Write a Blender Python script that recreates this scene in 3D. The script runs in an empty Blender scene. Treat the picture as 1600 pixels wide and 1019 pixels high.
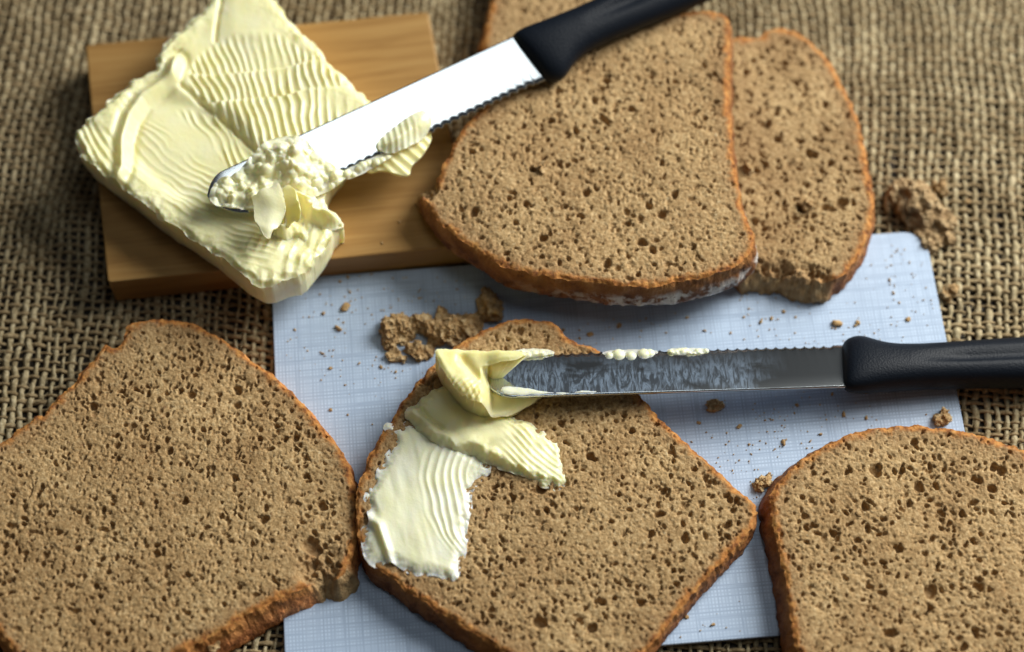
import bpy, math, random
import numpy as np
from mathutils import Vector, Matrix

random.seed(7)
S = bpy.context.scene
COL = S.collection
CM = 0.01

# ------------------------------------------------------------------ camera
TILT, DIST, FPX = 0.443, 66.96, 3000.0           # radians from straight down, cm, focal length in photo pixels
CT, ST = math.cos(TILT), math.sin(TILT)
cam_d = bpy.data.cameras.new('camera')
cam = bpy.data.objects.new('camera', cam_d)
COL.objects.link(cam)
cam.location = (0, -DIST*ST*CM, DIST*CT*CM)
cam.rotation_euler = (TILT, 0, 0)
cam_d.sensor_width = 36
cam_d.lens = FPX/1600*36
cam_d.clip_start = 0.01
cam_d.clip_end = 50
cam_d.dof.use_dof = True
cam_d.dof.focus_distance = 0.640
cam_d.dof.aperture_fstop = 3.6
cam_d.dof.aperture_blades = 0
S.camera = cam

# ------------------------------------------------------------------ world and lamps
w = bpy.data.worlds.new('World'); S.world = w
w.use_nodes = True
bg = w.node_tree.nodes['Background']
bg.inputs[0].default_value = (0.60, 0.63, 0.67, 1)
bg.inputs[1].default_value = 0.06

def area(name, direction, dist, size, size_y, power, color, target=(0, 0, 0)):
    d = Vector(direction).normalized()
    l = bpy.data.lights.new(name, 'AREA'); l.shape = 'RECTANGLE'
    l.size = size; l.size_y = size_y; l.energy = power; l.color = color
    o = bpy.data.objects.new(name, l); COL.objects.link(o)
    o.location = Vector(target) + d*dist
    o.rotation_euler = d.to_track_quat('Z', 'Y').to_euler()
    return o
area('window_light', (0.70, 0.46, 0.56), 1.15, 0.62, 0.70, 24.0, (1.0, 0.995, 0.945))
area('added_blade_reflection_light', (0.23, 0.05, 0.97), 1.7, 0.60, 0.50, 2.6, (0.93, 0.99, 1.0), (-.05, .08, .03))  # added overhead lamp, put there so the upper blade mirrors white

S.view_settings.view_transform = 'Standard'
S.view_settings.look = 'None'
S.view_settings.gamma = 1
S.view_settings.exposure = 0.0
S.render.engine = 'CYCLES'

# ------------------------------------------------------------------ photo pixel <-> place
def U(px, py, z=0.0):
    """point of the plane at height z (cm) seen at photo pixel"""
    a = (np.asarray(px, float)-800)/FPX; b = (509.5-np.asarray(py, float))/FPX
    dx = a; dy = b*CT + ST; dz = b*ST - CT
    t = (z-DIST*CT)/dz
    return np.stack([t*dx, -DIST*ST + t*dy], -1)
def PX(x, y, z):
    qy = (y+DIST*ST)*CT + (z-DIST*CT)*ST
    qz = -(y+DIST*ST)*ST + (z-DIST*CT)*CT
    return 800+FPX*x/-qz, 509.5-FPX*qy/-qz
def UL(pts, z): 
    p = np.array(pts, float); return U(p[:, 0], p[:, 1], z)

# ------------------------------------------------------------------ noise
_L = {}
def vn(x, y, seed=0):
    if seed not in _L: _L[seed] = np.random.RandomState(seed+11).rand(257, 257)
    T = _L[seed]
    x = np.asarray(x, float)+1000.3; y = np.asarray(y, float)+1000.7
    xi = np.floor(x).astype(int); yi = np.floor(y).astype(int)
    fx = x-xi; fy = y-yi; fx = fx*fx*(3-2*fx); fy = fy*fy*(3-2*fy)
    a = xi % 256; b = yi % 256
    return ((T[a, b]*(1-fx)+T[a+1, b]*fx)*(1-fy)+(T[a, b+1]*(1-fx)+T[a+1, b+1]*fx)*fy)*2-1
def fbm(x, y, seed=0, o=3):
    s = 0; a = 1
    for i in range(o):
        s = s+a*vn(x*2**i, y*2**i, seed+i*7); a *= .5
    return s
def vn3(x, y, z, seed=0):
    k = np.floor(z); f = z-k; f = f*f*(3-2*f)
    return vn(x+17.37*k, y-9.13*k, seed)*(1-f)+vn(x+17.37*(k+1), y-9.13*(k+1), seed)*f
def fbm3(x, y, z, seed=0, o=3):
    s = 0; a = 1
    for i in range(o):
        s = s+a*vn3(x*2**i, y*2**i, z*2**i, seed+i*7); a *= .5
    return s
def sst(a, b, x):
    t = np.clip((x-a)/(b-a), 0, 1); return t*t*(3-2*t)

# ------------------------------------------------------------------ polygons
def smooth_poly(p, n=2):
    p = np.array(p, float)
    for _ in range(n):
        q = np.roll(p, -1, 0)
        p = np.stack([.75*p+.25*q, .25*p+.75*q], 1).reshape(-1, 2)
    return p
def sdf(X, Y, poly):
    shp = X.shape; x = X.ravel(); y = Y.ravel()
    d = np.full(x.shape, 1e9); ins = np.zeros(x.shape, bool)
    P = np.array(poly, float); Q = np.roll(P, -1, 0)
    for (ax, ay), (bx, by) in zip(P, Q):
        ex, ey = bx-ax, by-ay; L = ex*ex+ey*ey
        if L < 1e-12: continue
        t = np.clip(((x-ax)*ex+(y-ay)*ey)/L, 0, 1)
        dd = (x-ax-t*ex)**2+(y-ay-t*ey)**2
        np.minimum(d, dd, out=d)
        if ay != by:
            c = ((ay > y) != (by > y)) & (x < ex*(y-ay)/(by-ay)+ax)
            ins ^= c
    d = np.sqrt(d); d[ins] *= -1
    return d.reshape(shp)
def poly_dist(X, Y, line):
    d = np.full(X.shape, 1e9)
    for (ax, ay), (bx, by) in zip(line[:-1], line[1:]):
        ex, ey = bx-ax, by-ay
        t = np.clip(((X-ax)*ex+(Y-ay)*ey)/(ex*ex+ey*ey), 0, 1)
        d = np.minimum(d, (X-ax-t*ex)**2+(Y-ay-t*ey)**2)
    return np.sqrt(d)

# ------------------------------------------------------------------ mesh output
def mesh_obj(name, V, F, mat, parent=None, origin=(0, 0, 0), attrs=None, smooth=True):
    """V in cm (world); F list of quads array or list; origin in cm"""
    V = (np.asarray(V, float)-np.array(origin))*CM
    me = bpy.data.meshes.new(name)
    if isinstance(F, np.ndarray):
        n, k = F.shape
        me.vertices.add(len(V)); me.vertices.foreach_set('co', V.astype(np.float32).ravel())
        me.loops.add(n*k); me.loops.foreach_set('vertex_index', F.astype(np.int32).ravel())
        me.polygons.add(n); me.polygons.foreach_set('loop_start', (np.arange(n)*k).astype(np.int32))
        me.polygons.foreach_set('loop_total', np.full(n, k, np.int32))
        me.update(calc_edges=True)
    else:
        me.from_pydata(V.tolist(), [], [list(f) for f in F]); me.update()
    me.polygons.foreach_set('use_smooth', np.full(len(me.polygons), smooth))
    for k, a in (attrs or {}).items():
        at = me.attributes.new(k, 'FLOAT', 'POINT'); at.data.foreach_set('value', np.asarray(a, np.float32))
    if mat: me.materials.append(mat)
    o = bpy.data.objects.new(name, me); COL.objects.link(o)
    if parent is not None: o.parent = parent
    else: o.location = tuple(c*CM for c in origin)
    return o
def tag(o, label=None, cat=None, group=None, kind=None):
    if label: o['label'] = label
    if cat: o['category'] = cat
    if group: o['group'] = group
    if kind: o['kind'] = kind
    return o
def thing(name, label, cat, origin, group=None):
    o = bpy.data.objects.new(name, None); COL.objects.link(o)
    o.empty_display_size = .01
    o.location = tuple(c*CM for c in origin)
    return tag(o, label, cat, group)

def gridslab(outline, res, top, bot, K=6, off=lambda nx, ny, t: 0*t, side_amp=.02, side_freq=6.0, rag=.0, ragf=3.0, seed=1, torn=None, rago=4):
    """height-field top over a traced outline with an extruded, noisy side wall"""
    P = np.array(outline, float)
    x0, y0 = P.min(0)-3*res-rag*2; x1, y1 = P.max(0)+3*res+rag*2
    xs = np.arange(x0, x1, res); ys = np.arange(y0, y1, res)
    X, Y = np.meshgrid(xs, ys)
    D = sdf(X, Y, P)
    D0 = D; hy, hx = np.gradient(D0, res); hl = np.sqrt(hx*hx+hy*hy)+1e-9; hx /= hl; hy /= hl
    if rag: D = D+rag*fbm(X*ragf, Y*ragf, seed+3, rago)
    gy, gx = np.gradient(D, res)
    gl = np.sqrt(gx*gx+gy*gy)+1e-9; gx /= gl; gy /= gl
    c = (D[:-1, :-1]+D[1:, :-1]+D[:-1, 1:]+D[1:, 1:])/4 < 0
    ny_, nx_ = X.shape
    idx = np.arange(ny_*nx_).reshape(ny_, nx_)
    a = idx[:-1, :-1][c]; b = idx[:-1, 1:][c]; d = idx[1:, 1:][c]; e = idx[1:, :-1][c]
    Q = np.stack([a, b, d, e], 1)
    ed = np.concatenate([Q[:, [0, 1]], Q[:, [1, 2]], Q[:, [2, 3]], Q[:, [3, 0]]])
    N = ny_*nx_
    key = ed[:, 0].astype(np.int64)*N+ed[:, 1]; rev = ed[:, 1].astype(np.int64)*N+ed[:, 0]
    B = ed[~np.isin(rev, key)]
    bv = np.unique(B)
    X = X.copy(); Y = Y.copy()
    xf = X.ravel(); yf = Y.ravel(); df = D.ravel().copy(); gxf = gx.ravel(); gyf = gy.ravel()
    m = np.clip(df[bv], -res, res)
    xf[bv] -= m*gxf[bv]; yf[bv] -= m*gyf[bv]
    df[bv] = 0
    used = np.unique(Q); rm = -np.ones(N, int); rm[used] = np.arange(len(used))
    xu, yu, du = xf[used], yf[used], np.maximum(-df[used], 0)
    T = top(xu, yu, du); ex = {}
    if isinstance(T, tuple): T, ex = T
    V = np.stack([xu, yu, T], 1)
    # wall
    bl = rm[bv]; nb = len(bv); rb = -np.ones(N, int); rb[bv] = np.arange(nb)
    nx, ny = hx.ravel()[bv], hy.ravel()[bv]
    r0 = np.clip(D0.ravel()[bv]-m, -.3, .3)
    tb = torn(xf[bv], yf[bv]) if torn else np.zeros(nb)
    W = [V[bl]]; zt = T[bl]
    zb = bot(xf[bv], yf[bv]) if callable(bot) else np.full(nb, bot)
    at = [np.zeros(nb)]
    for k in range(1, K+1):
        t = k/K
        z = zt+(zb-zt)*t
        amp = side_amp*(1-tb)+tb*.11
        fr = side_freq
        o_ = off(nx, ny, np.full(nb, t)) + amp*fbm3(xf[bv]*fr, yf[bv]*fr, z*fr, seed+5, 4) + tb*.25*t - r0*min(1, t*3.5)
        zz = z+(amp*.4*fbm3(xf[bv]*fr*.8, yf[bv]*fr*.8, z*fr*.8, seed+9, 2) if k < K else 0)
        if k < K: zz = zz+np.clip(zt.mean()-zt, -.06, .06)*min(1, t*4)*(1-t)
        W.append(np.stack([xf[bv]+nx*o_, yf[bv]+ny*o_, zz], 1)); at.append(np.full(nb, t))
    W = np.concatenate(W); at = np.concatenate(at)
    i0 = rb[B[:, 0]]; i1 = rb[B[:, 1]]
    WF = np.concatenate([np.stack([i1+k*nb, i0+k*nb, i0+(k+1)*nb, i1+(k+1)*nb], 1) for k in range(K)])
    # underside fan (degenerate quad keeps one array shape)
    cx, cy = P.mean(0); W = np.concatenate([W, [[cx, cy, zb.mean()]]]); at = np.append(at, 1)
    ci = len(W)-1
    half = B  # every boundary edge with the centre
    tri = np.stack([i1+K*nb, i0+K*nb, np.full(len(i0), ci)], 1)
    WFl = [tuple(f) for f in WF]+[tuple(f) for f in tri]
    return dict(V=V, F=rm[Q], d=du, ex=ex, WV=W, WF=WFl, wt=at, wtorn=np.append(np.tile(tb, K+1), 0))
def merged(g):
    nV = len(g['V'])
    V = np.concatenate([g['V'], g['WV']])
    F = [tuple(f) for f in g['F']]+[tuple(i+nV for i in f) for f in g['WF']]
    return V, F

# ------------------------------------------------------------------ materials
def new_mat(name):
    m = bpy.data.materials.new(name); m.use_nodes = True
    nt = m.node_tree; b = nt.nodes['Principled BSDF']
    return m, nt, b
def nd(nt, typ, **kw):
    n = nt.nodes.new(typ)
    for k, v in kw.items():
        if k in n.inputs.keys(): n.inputs[k].default_value = v
        else: setattr(n, k, v)
    return n
def ramp(nt, src, stops):
    r = nt.nodes.new('ShaderNodeValToRGB'); e = r.color_ramp.elements
    while len(e) < len(stops): e.new(.5)
    for el, (p, c) in zip(e, stops):
        el.position = p; el.color = (*c, 1) if len(c) == 3 else c
    nt.links.new(src, r.inputs[0]); return r.outputs[0]
def mixc(nt, fac, a, b, mode='MIX'):
    m = nt.nodes.new('ShaderNodeMix'); m.data_type = 'RGBA'; m.blend_type = mode
    for s, v in ((m.inputs[0], fac), (m.inputs[6], a), (m.inputs[7], b)):
        if hasattr(v, 'is_output') or isinstance(v, bpy.types.NodeSocket): nt.links.new(v, s)
        else: s.default_value = v if isinstance(v, float) else (*v, 1)
    return m.outputs[2]
def math_(nt, op, a, b=None, clamp=False):
    m = nt.nodes.new('ShaderNodeMath'); m.operation = op; m.use_clamp = clamp
    for s, v in ((m.inputs[0], a), (m.inputs[1], b)):
        if v is None: continue
        if isinstance(v, bpy.types.NodeSocket): nt.links.new(v, s)
        else: s.default_value = v
    return m.outputs[0]
def noise(nt, scale, detail=3, rough=.5, vec=None, dist=0):
    n = nt.nodes.new('ShaderNodeTexNoise'); n.inputs['Scale'].default_value = scale
    n.inputs['Detail'].default_value = detail; n.inputs['Roughness'].default_value = rough
    n.inputs['Distortion'].default_value = dist
    if vec is not None: nt.links.new(vec, n.inputs['Vector'])
    else:
        tc = nt.nodes.new('ShaderNodeTexCoord'); nt.links.new(tc.outputs['Object'], n.inputs['Vector'])
    return n.outputs[0]
def objvec(nt, scale=(1, 1, 1), rot=0):
    tc = nt.nodes.new('ShaderNodeTexCoord'); mp = nt.nodes.new('ShaderNodeMapping')
    mp.inputs['Scale'].default_value = scale; mp.inputs['Rotation'].default_value = (0, 0, rot)
    nt.links.new(tc.outputs['Object'], mp.inputs[0]); return mp.outputs[0]
def bump(nt, b, h, dist, strength=1.0, normal=None):
    n = nt.nodes.new('ShaderNodeBump'); n.inputs['Distance'].default_value = dist; n.inputs['Strength'].default_value = strength
    nt.links.new(h, n.inputs['Height'])
    if normal is not None: nt.links.new(normal, n.inputs['Normal'])
    nt.links.new(n.outputs[0], b.inputs['Normal']); return n.outputs[0]
def attr(nt, name):
    a = nt.nodes.new('ShaderNodeAttribute'); a.attribute_name = name; return a.outputs['Fac']

def crumb_mat(name, tint=(1, 1, 1)):
    m, nt, b = new_mat(name)
    t = lambda c: tuple(x*y for x, y in zip(c, tint))
    base = ramp(nt, noise(nt, 900, 4, .6), [(.3, t((.28, .172, .067))), (.5, t((.46, .300, .134))), (.72, t((.68, .50, .265)))])
    big = ramp(nt, noise(nt, 60, 3), [(.35, t((.80, .75, .70))), (.65, (1.0, 1.0, 1.0))])
    c = mixc(nt, 1.0, base, big, 'MULTIPLY')
    # bran specks
    sp = math_(nt, 'GREATER_THAN', noise(nt, 420, 2), .72)
    c = mixc(nt, math_(nt, 'MULTIPLY', sp, .6), c, (.17, .075, .03))
    sp2 = math_(nt, 'GREATER_THAN', noise(nt, 610, 1), .76)
    c = mixc(nt, math_(nt, 'MULTIPLY', sp2, .6), c, (.62, .50, .30))
    # denser brown band and thin baked rim near the crust
    e = attr(nt, 'edge')
    wob = math_(nt, 'MULTIPLY', math_(nt, 'SUBTRACT', noise(nt, 220, 5, .7), .5), .62)
    e2 = math_(nt, 'ADD', e, wob)
    band = ramp(nt, math_(nt, 'MULTIPLY', e2, 1.0), [(.0, (1, 1, 1)), (.75, (0, 0, 0))])
    c = mixc(nt, math_(nt, 'MULTIPLY', band, .45), c, (.25, .125, .05))
    rim = ramp(nt, e2, [(.09, (1, 1, 1)), (.27, (0, 0, 0))])
    rimc = ramp(nt, noise(nt, 500, 3), [(.3, (.17, .055, .015)), (.5, (.43, .17, .038)), (.75, (.60, .31, .09))])
    tn = attr(nt, 'torn')
    rimf = math_(nt, 'MULTIPLY', rim, math_(nt, 'SUBTRACT', 1.0, tn, True))
    c = mixc(nt, rimf, c, rimc)
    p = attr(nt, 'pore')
    c = mixc(nt, math_(nt, 'MULTIPLY', p, .34), c, (.20, .10, .040))  # pore insides tinted darker: moist walls plus some shade put into the colour
    nt.links.new(c, b.inputs['Base Color'])
    b.inputs['Roughness'].default_value = .82
    b.inputs['Specular IOR Level'].default_value = .35
    v = nt.nodes.new('ShaderNodeTexVoronoi'); v.inputs['Scale'].default_value = 1500
    nt.links.new(objvec(nt), v.inputs['Vector'])
    h = math_(nt, 'ADD', math_(nt, 'MULTIPLY', noise(nt, 1400, 4, .7), 1.0), math_(nt, 'MULTIPLY', v.outputs['Distance'], .55))
    bump(nt, b, h, .00045, .5)
    return m
def crust_mat(name, flour=0.0, light=1.0, low=1.0):
    m, nt, b = new_mat(name)
    n1 = noise(nt, 130, 5, .65)
    c = ramp(nt, n1, [(.28, (.12*light, .042*light, .012*light)), (.43, (.32*light, .125*light, .032*light)), (.6, (.48*light, .22*light, .065*light)), (.78, (.52*light, .29*light, .11*light))])
    # the cut rim is orange, the baked outside below it darker brown
    dp = math_(nt, 'ADD', attr(nt, 'depth'), math_(nt, 'MULTIPLY', math_(nt, 'SUBTRACT', noise(nt, 260, 3), .5), .5))
    c = mixc(nt, ramp(nt, dp, [(.12, (0, 0, 0)), (.55, (1, 1, 1))]), c, ramp(nt, noise(nt, 190, 5, .7), [(.3, (.07*low, .022*low, .009*low)), (.5, (.20*low, .075*low, .025*low)), (.72, (.38*low, .17*low, .06*low))]))
    # torn places show crumb
    tn = attr(nt, 'torn')
    cr = ramp(nt, noise(nt, 400, 3), [(.3, (.30, .18, .075)), (.7, (.54, .37, .18))])
    c = mixc(nt, tn, c, cr)
    if flour:
        f = ramp(nt, noise(nt, 170, 5, .7), [(.46, (0, 0, 0)), (.56, (1, 1, 1))])
        tt = attr(nt, 'depth')
        band = ramp(nt, tt, [(.35, (0, 0, 0)), (.6, (1, 1, 1))])
        fl = attr(nt, 'flour')
        ff = math_(nt, 'MULTIPLY', math_(nt, 'MULTIPLY', f, band), fl)
        c = mixc(nt, ff, c, (.66, .60, .54))
    nt.links.new(c, b.inputs['Base Color'])
    b.inputs['Roughness'].default_value = .7
    b.inputs['Specular IOR Level'].default_value = .3
    h = math_(nt, 'ADD', noise(nt, 420, 4, .7), math_(nt, 'MULTIPLY', noise(nt, 1500, 2), .3))
    bump(nt, b, h, .0012, .9)
    return m
def butter_mat(name, col=(1.0, .915, .54), sss=.6, white=0):
    m, nt, b = new_mat(name)
    c = ramp(nt, noise(nt, 90, 4), [(.3, tuple(x*f for x, f in zip(col, (1.0, .985, .90)))), (.7, (col[0]*1.02, col[1]*1.03, min(1, col[2]*1.12)))])
    if white:
        e = attr(nt, 'edge')
        f = ramp(nt, math_(nt, 'ADD', e, math_(nt, 'MULTIPLY', math_(nt, 'SUBTRACT', noise(nt, 200, 3), .5), .5)), [(.05, (1, 1, 1)), (.35, (0, 0, 0))])
        c = mixc(nt, math_(nt, 'MULTIPLY', f, .65), c, (.88, .86, .80))
    nt.links.new(c, b.inputs['Base Color'])
    b.inputs['Roughness'].default_value = .33
    b.inputs['Specular IOR Level'].default_value = .45
    b.inputs['Subsurface Weight'].default_value = sss
    b.inputs['Subsurface Radius'].default_value = (1.0, .75, .28)
    b.inputs['Subsurface Scale'].default_value = .0038
    h = math_(nt, 'ADD', noise(nt, 500, 3), math_(nt, 'MULTIPLY', noise(nt, 1800, 2), .3))
    bump(nt, b, h, .00025, .5)
    return m

M = {}
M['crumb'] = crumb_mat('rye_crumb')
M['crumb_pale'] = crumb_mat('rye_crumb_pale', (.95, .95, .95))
M['crust'] = crust_mat('baked_crust', 0, 1.1, 1.5)
M['crust_flour'] = crust_mat('floury_crust', 1.0, .92)
M['crust_light'] = crust_mat('golden_crust', 0, 1.45, 3.0)
M['butter'] = butter_mat('butter')
M['butter_yellow'] = butter_mat('butter_yellow', (.98, .86, .42))
M['butter_smear'] = butter_mat('butter_spread', (.95, .92, .66), .5, 1)
M['butter_cold'] = butter_mat('butter_crumbled', (.94, .90, .60), .6)

def wood():
    m, nt, b = new_mat('oiled_wood')
    v = objvec(nt, (14, 260, 90), 0)
    n = noise(nt, 1.0, 5, .6, v, .6)
    v2 = objvec(nt, (3, 40, 20), 0)
    n2 = noise(nt, 1.0, 3, .5, v2, 1.2)
    c = ramp(nt, n, [(.3, (.28, .145, .040)), (.5, (.37, .205, .062)), (.72, (.44, .265, .09))])
    c2 = ramp(nt, n2, [(.3, (.88, .85, .80)), (.62, (1, 1, 1))])
    c = mixc(nt, 1.0, c, c2, 'MULTIPLY')
    nt.links.new(c, b.inputs['Base Color'])
    b.inputs['Roughness'].default_value = .55
    b.inputs['Specular IOR Level'].default_value = .35
    bump(nt, b, n, .0003, .5)
    return m
M['wood'] = wood()

def laminate():
    m, nt, b = new_mat('linen_print_laminate')
    def threads(sx, sy, seed):
        v = objvec(nt, (sx, sy, 1)); 
        return noise(nt, 1.0, 2, .6, v)
    vx = threads(1000, 60, 0); vy = threads(45, 1000, 1)
    lx = ramp(nt, vx, [(.46, (0, 0, 0)), (.64, (1, 1, 1))])
    ly = ramp(nt, vy, [(.44, (0, 0, 0)), (.62, (1, 1, 1))])
    # regular fine grid dots
    tc = nt.nodes.new('ShaderNodeTexCoord'); sp = nt.nodes.new('ShaderNodeSeparateXYZ')
    nt.links.new(tc.outputs['Object'], sp.inputs[0])
    gx = math_(nt, 'SINE', math_(nt, 'MULTIPLY', sp.outputs[0], 2*math.pi/.00115))
    gy = math_(nt, 'SINE', math_(nt, 'MULTIPLY', sp.outputs[1], 2*math.pi/.00125))
    gx = math_(nt, 'MULTIPLY', math_(nt, 'ADD', gx, 1.0), .5)
    gy = math_(nt, 'MULTIPLY', math_(nt, 'ADD', gy, 1.0), .5)
    slub = ramp(nt, threads(8, 420, 2), [(.38, (.55, .55, .55)), (.62, (1, 1, 1))])
    slub2 = ramp(nt, threads(420, 8, 2), [(.38, (.55, .55, .55)), (.62, (1, 1, 1))])
    f1 = math_(nt, 'MULTIPLY', math_(nt, 'MULTIPLY', lx, slub2), .55)
    f2 = math_(nt, 'MULTIPLY', math_(nt, 'MULTIPLY', ly, slub), .55)
    f3 = math_(nt, 'MULTIPLY', math_(nt, 'MAXIMUM', math_(nt, 'MULTIPLY', gx, slub2), math_(nt, 'MULTIPLY', gy, slub)), .62)
    f = math_(nt, 'MAXIMUM', math_(nt, 'MAXIMUM', f1, f2), f3)
    c = mixc(nt, math_(nt, 'MULTIPLY', f, .9), (.58, .71, .89), (.15, .22, .35))
    nt.links.new(c, b.inputs['Base Color'])
    b.inputs['Roughness'].default_value = .45
    b.inputs['Specular IOR Level'].default_value = .4
    return m
M['laminate'] = laminate()
m, nt, b = new_mat('board_edge'); b.inputs['Base Color'].default_value = (.10, .085, .08, 1); b.inputs['Roughness'].default_value = .6
nt.links.new(ramp(nt, noise(nt, 300, 2), [(.3, (.07, .06, .055)), (.7, (.16, .14, .13))]), b.inputs['Base Color'])
M['board_edge'] = m

def steel(name, smear):
    m, nt, b = new_mat(name)
    b.inputs['Metallic'].default_value = 1
    b.inputs['Base Color'].default_value = (.62, .66, .68, 1)
    b.inputs['Roughness'].default_value = .16
    br = noise(nt, 1.0, 2, .5, objvec(nt, (30, 3000, 30)))
    bump(nt, b, br, .00002, .4)
    if smear:
        # thin film of butter grease, streaked across the blade
        n = noise(nt, 1.0, 4, .6, objvec(nt, (420, 90, 100), .35), 2.5)
        n2 = noise(nt, 1.0, 3, .6, objvec(nt, (60, 90, 40)), .5)
        f = math_(nt, 'MULTIPLY', ramp(nt, n, [(.42, (.15, .15, .15)), (.60, (1, 1, 1))]), ramp(nt, n2, [(.38, (0, 0, 0)), (.52, (1, 1, 1))]))
        # clean length beside the handle
        a = attr(nt, 'along'); cl = ramp(nt, a, [(.70, (1, 1, 1)), (.84, (0, 0, 0))])
        ac = attr(nt, 'across'); cl2 = ramp(nt, math_(nt, 'ADD', ac, math_(nt, 'MULTIPLY', math_(nt, 'SUBTRACT', n, .5), .5)), [(.55, (1, 1, 1)), (.92, (.12, .12, .12))])
        f = math_(nt, 'MULTIPLY', math_(nt, 'MULTIPLY', f, cl), cl2)
        film = nt.nodes.new('ShaderNodeBsdfPrincipled')
        film.inputs['Base Color'].default_value = (.34, .45, .60, 1)
        film.inputs['Roughness'].default_value = .35
        bn = nt.nodes.new('ShaderNodeBump'); bn.inputs['Distance'].default_value = .00012; nt.links.new(n, bn.inputs['Height'])
        nt.links.new(bn.outputs[0], film.inputs['Normal'])
        mx = nt.nodes.new('ShaderNodeMixShader'); nt.links.new(math_(nt, 'MULTIPLY', f, .34), mx.inputs[0])
        nt.links.new(b.outputs[0], mx.inputs[1]); nt.links.new(film.outputs[0], mx.inputs[2])
        nt.links.new(mx.outputs[0], nt.nodes['Material Output'].inputs[0])
    return m
M['steel_clean'] = steel('bright_steel', False)
M['steel_smeared'] = steel('greasy_steel', True)
m, nt, b = new_mat('black_nylon')
b.inputs['Base Color'].default_value = (.005, .008, .014, 1); b.inputs['Roughness'].default_value = .50
b.inputs['Specular IOR Level'].default_value = .18
bump(nt, b, noise(nt, 1500, 2), .00014, 1.0)
M['nylon'] = m

def jute(name, c0, c1, c2):
    m, nt, b = new_mat(name)
    n = noise(nt, 1.0, 4, .6, objvec(nt, (700, 700, 700)))
    n2 = noise(nt, 55, 3)
    c = ramp(nt, n, [(.3, c0), (.5, c1), (.72, c2)])
    c = mixc(nt, 1.0, c, ramp(nt, n2, [(.35, (.75, .70, .64)), (.65, (1.05, 1.03, 1.0))]), 'MULTIPLY')
    nt.links.new(c, b.inputs['Base Color'])
    b.inputs['Roughness'].default_value = .85; b.inputs['Specular IOR Level'].default_value = .2
    bump(nt, b, n, .0006, .8)
    return m
M['jute_warp'] = jute('jute_pale', (.23, .180, .100), (.46, .385, .235), (.66, .58, .40))
M['jute_weft'] = jute('jute_brown', (.17, .120, .058), (.36, .270, .150), (.52, .415, .25))
m, nt, b = new_mat('dark_table')
nt.links.new(ramp(nt, noise(nt, 1.0, 3, .5, objvec(nt, (8, 120, 10))), [(.3, (.020, .013, .008)), (.7, (.045, .030, .018))]), b.inputs['Base Color'])
b.inputs['Roughness'].default_value = .6
M['table'] = m

# ------------------------------------------------------------------ setting: table under the cloth
ZC = -.30          # top of the weave (cm); z = 0 is the top of the printed board
g = 60.0
tv = [(-g, -g, -3.5), (g, -g, -3.5), (g, g, -3.5), (-g, g, -3.5), (-g, -g, ZC-.26), (g, -g, ZC-.26), (g, g, ZC-.26), (-g, g, ZC-.26)]
tf = [(0, 3, 2, 1), (4, 5, 6, 7), (0, 1, 5, 4), (1, 2, 6, 5), (2, 3, 7, 6), (3, 0, 4, 7)]
tag(mesh_obj('table_top', tv, tf, M['table'], smooth=False), kind='structure')

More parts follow.
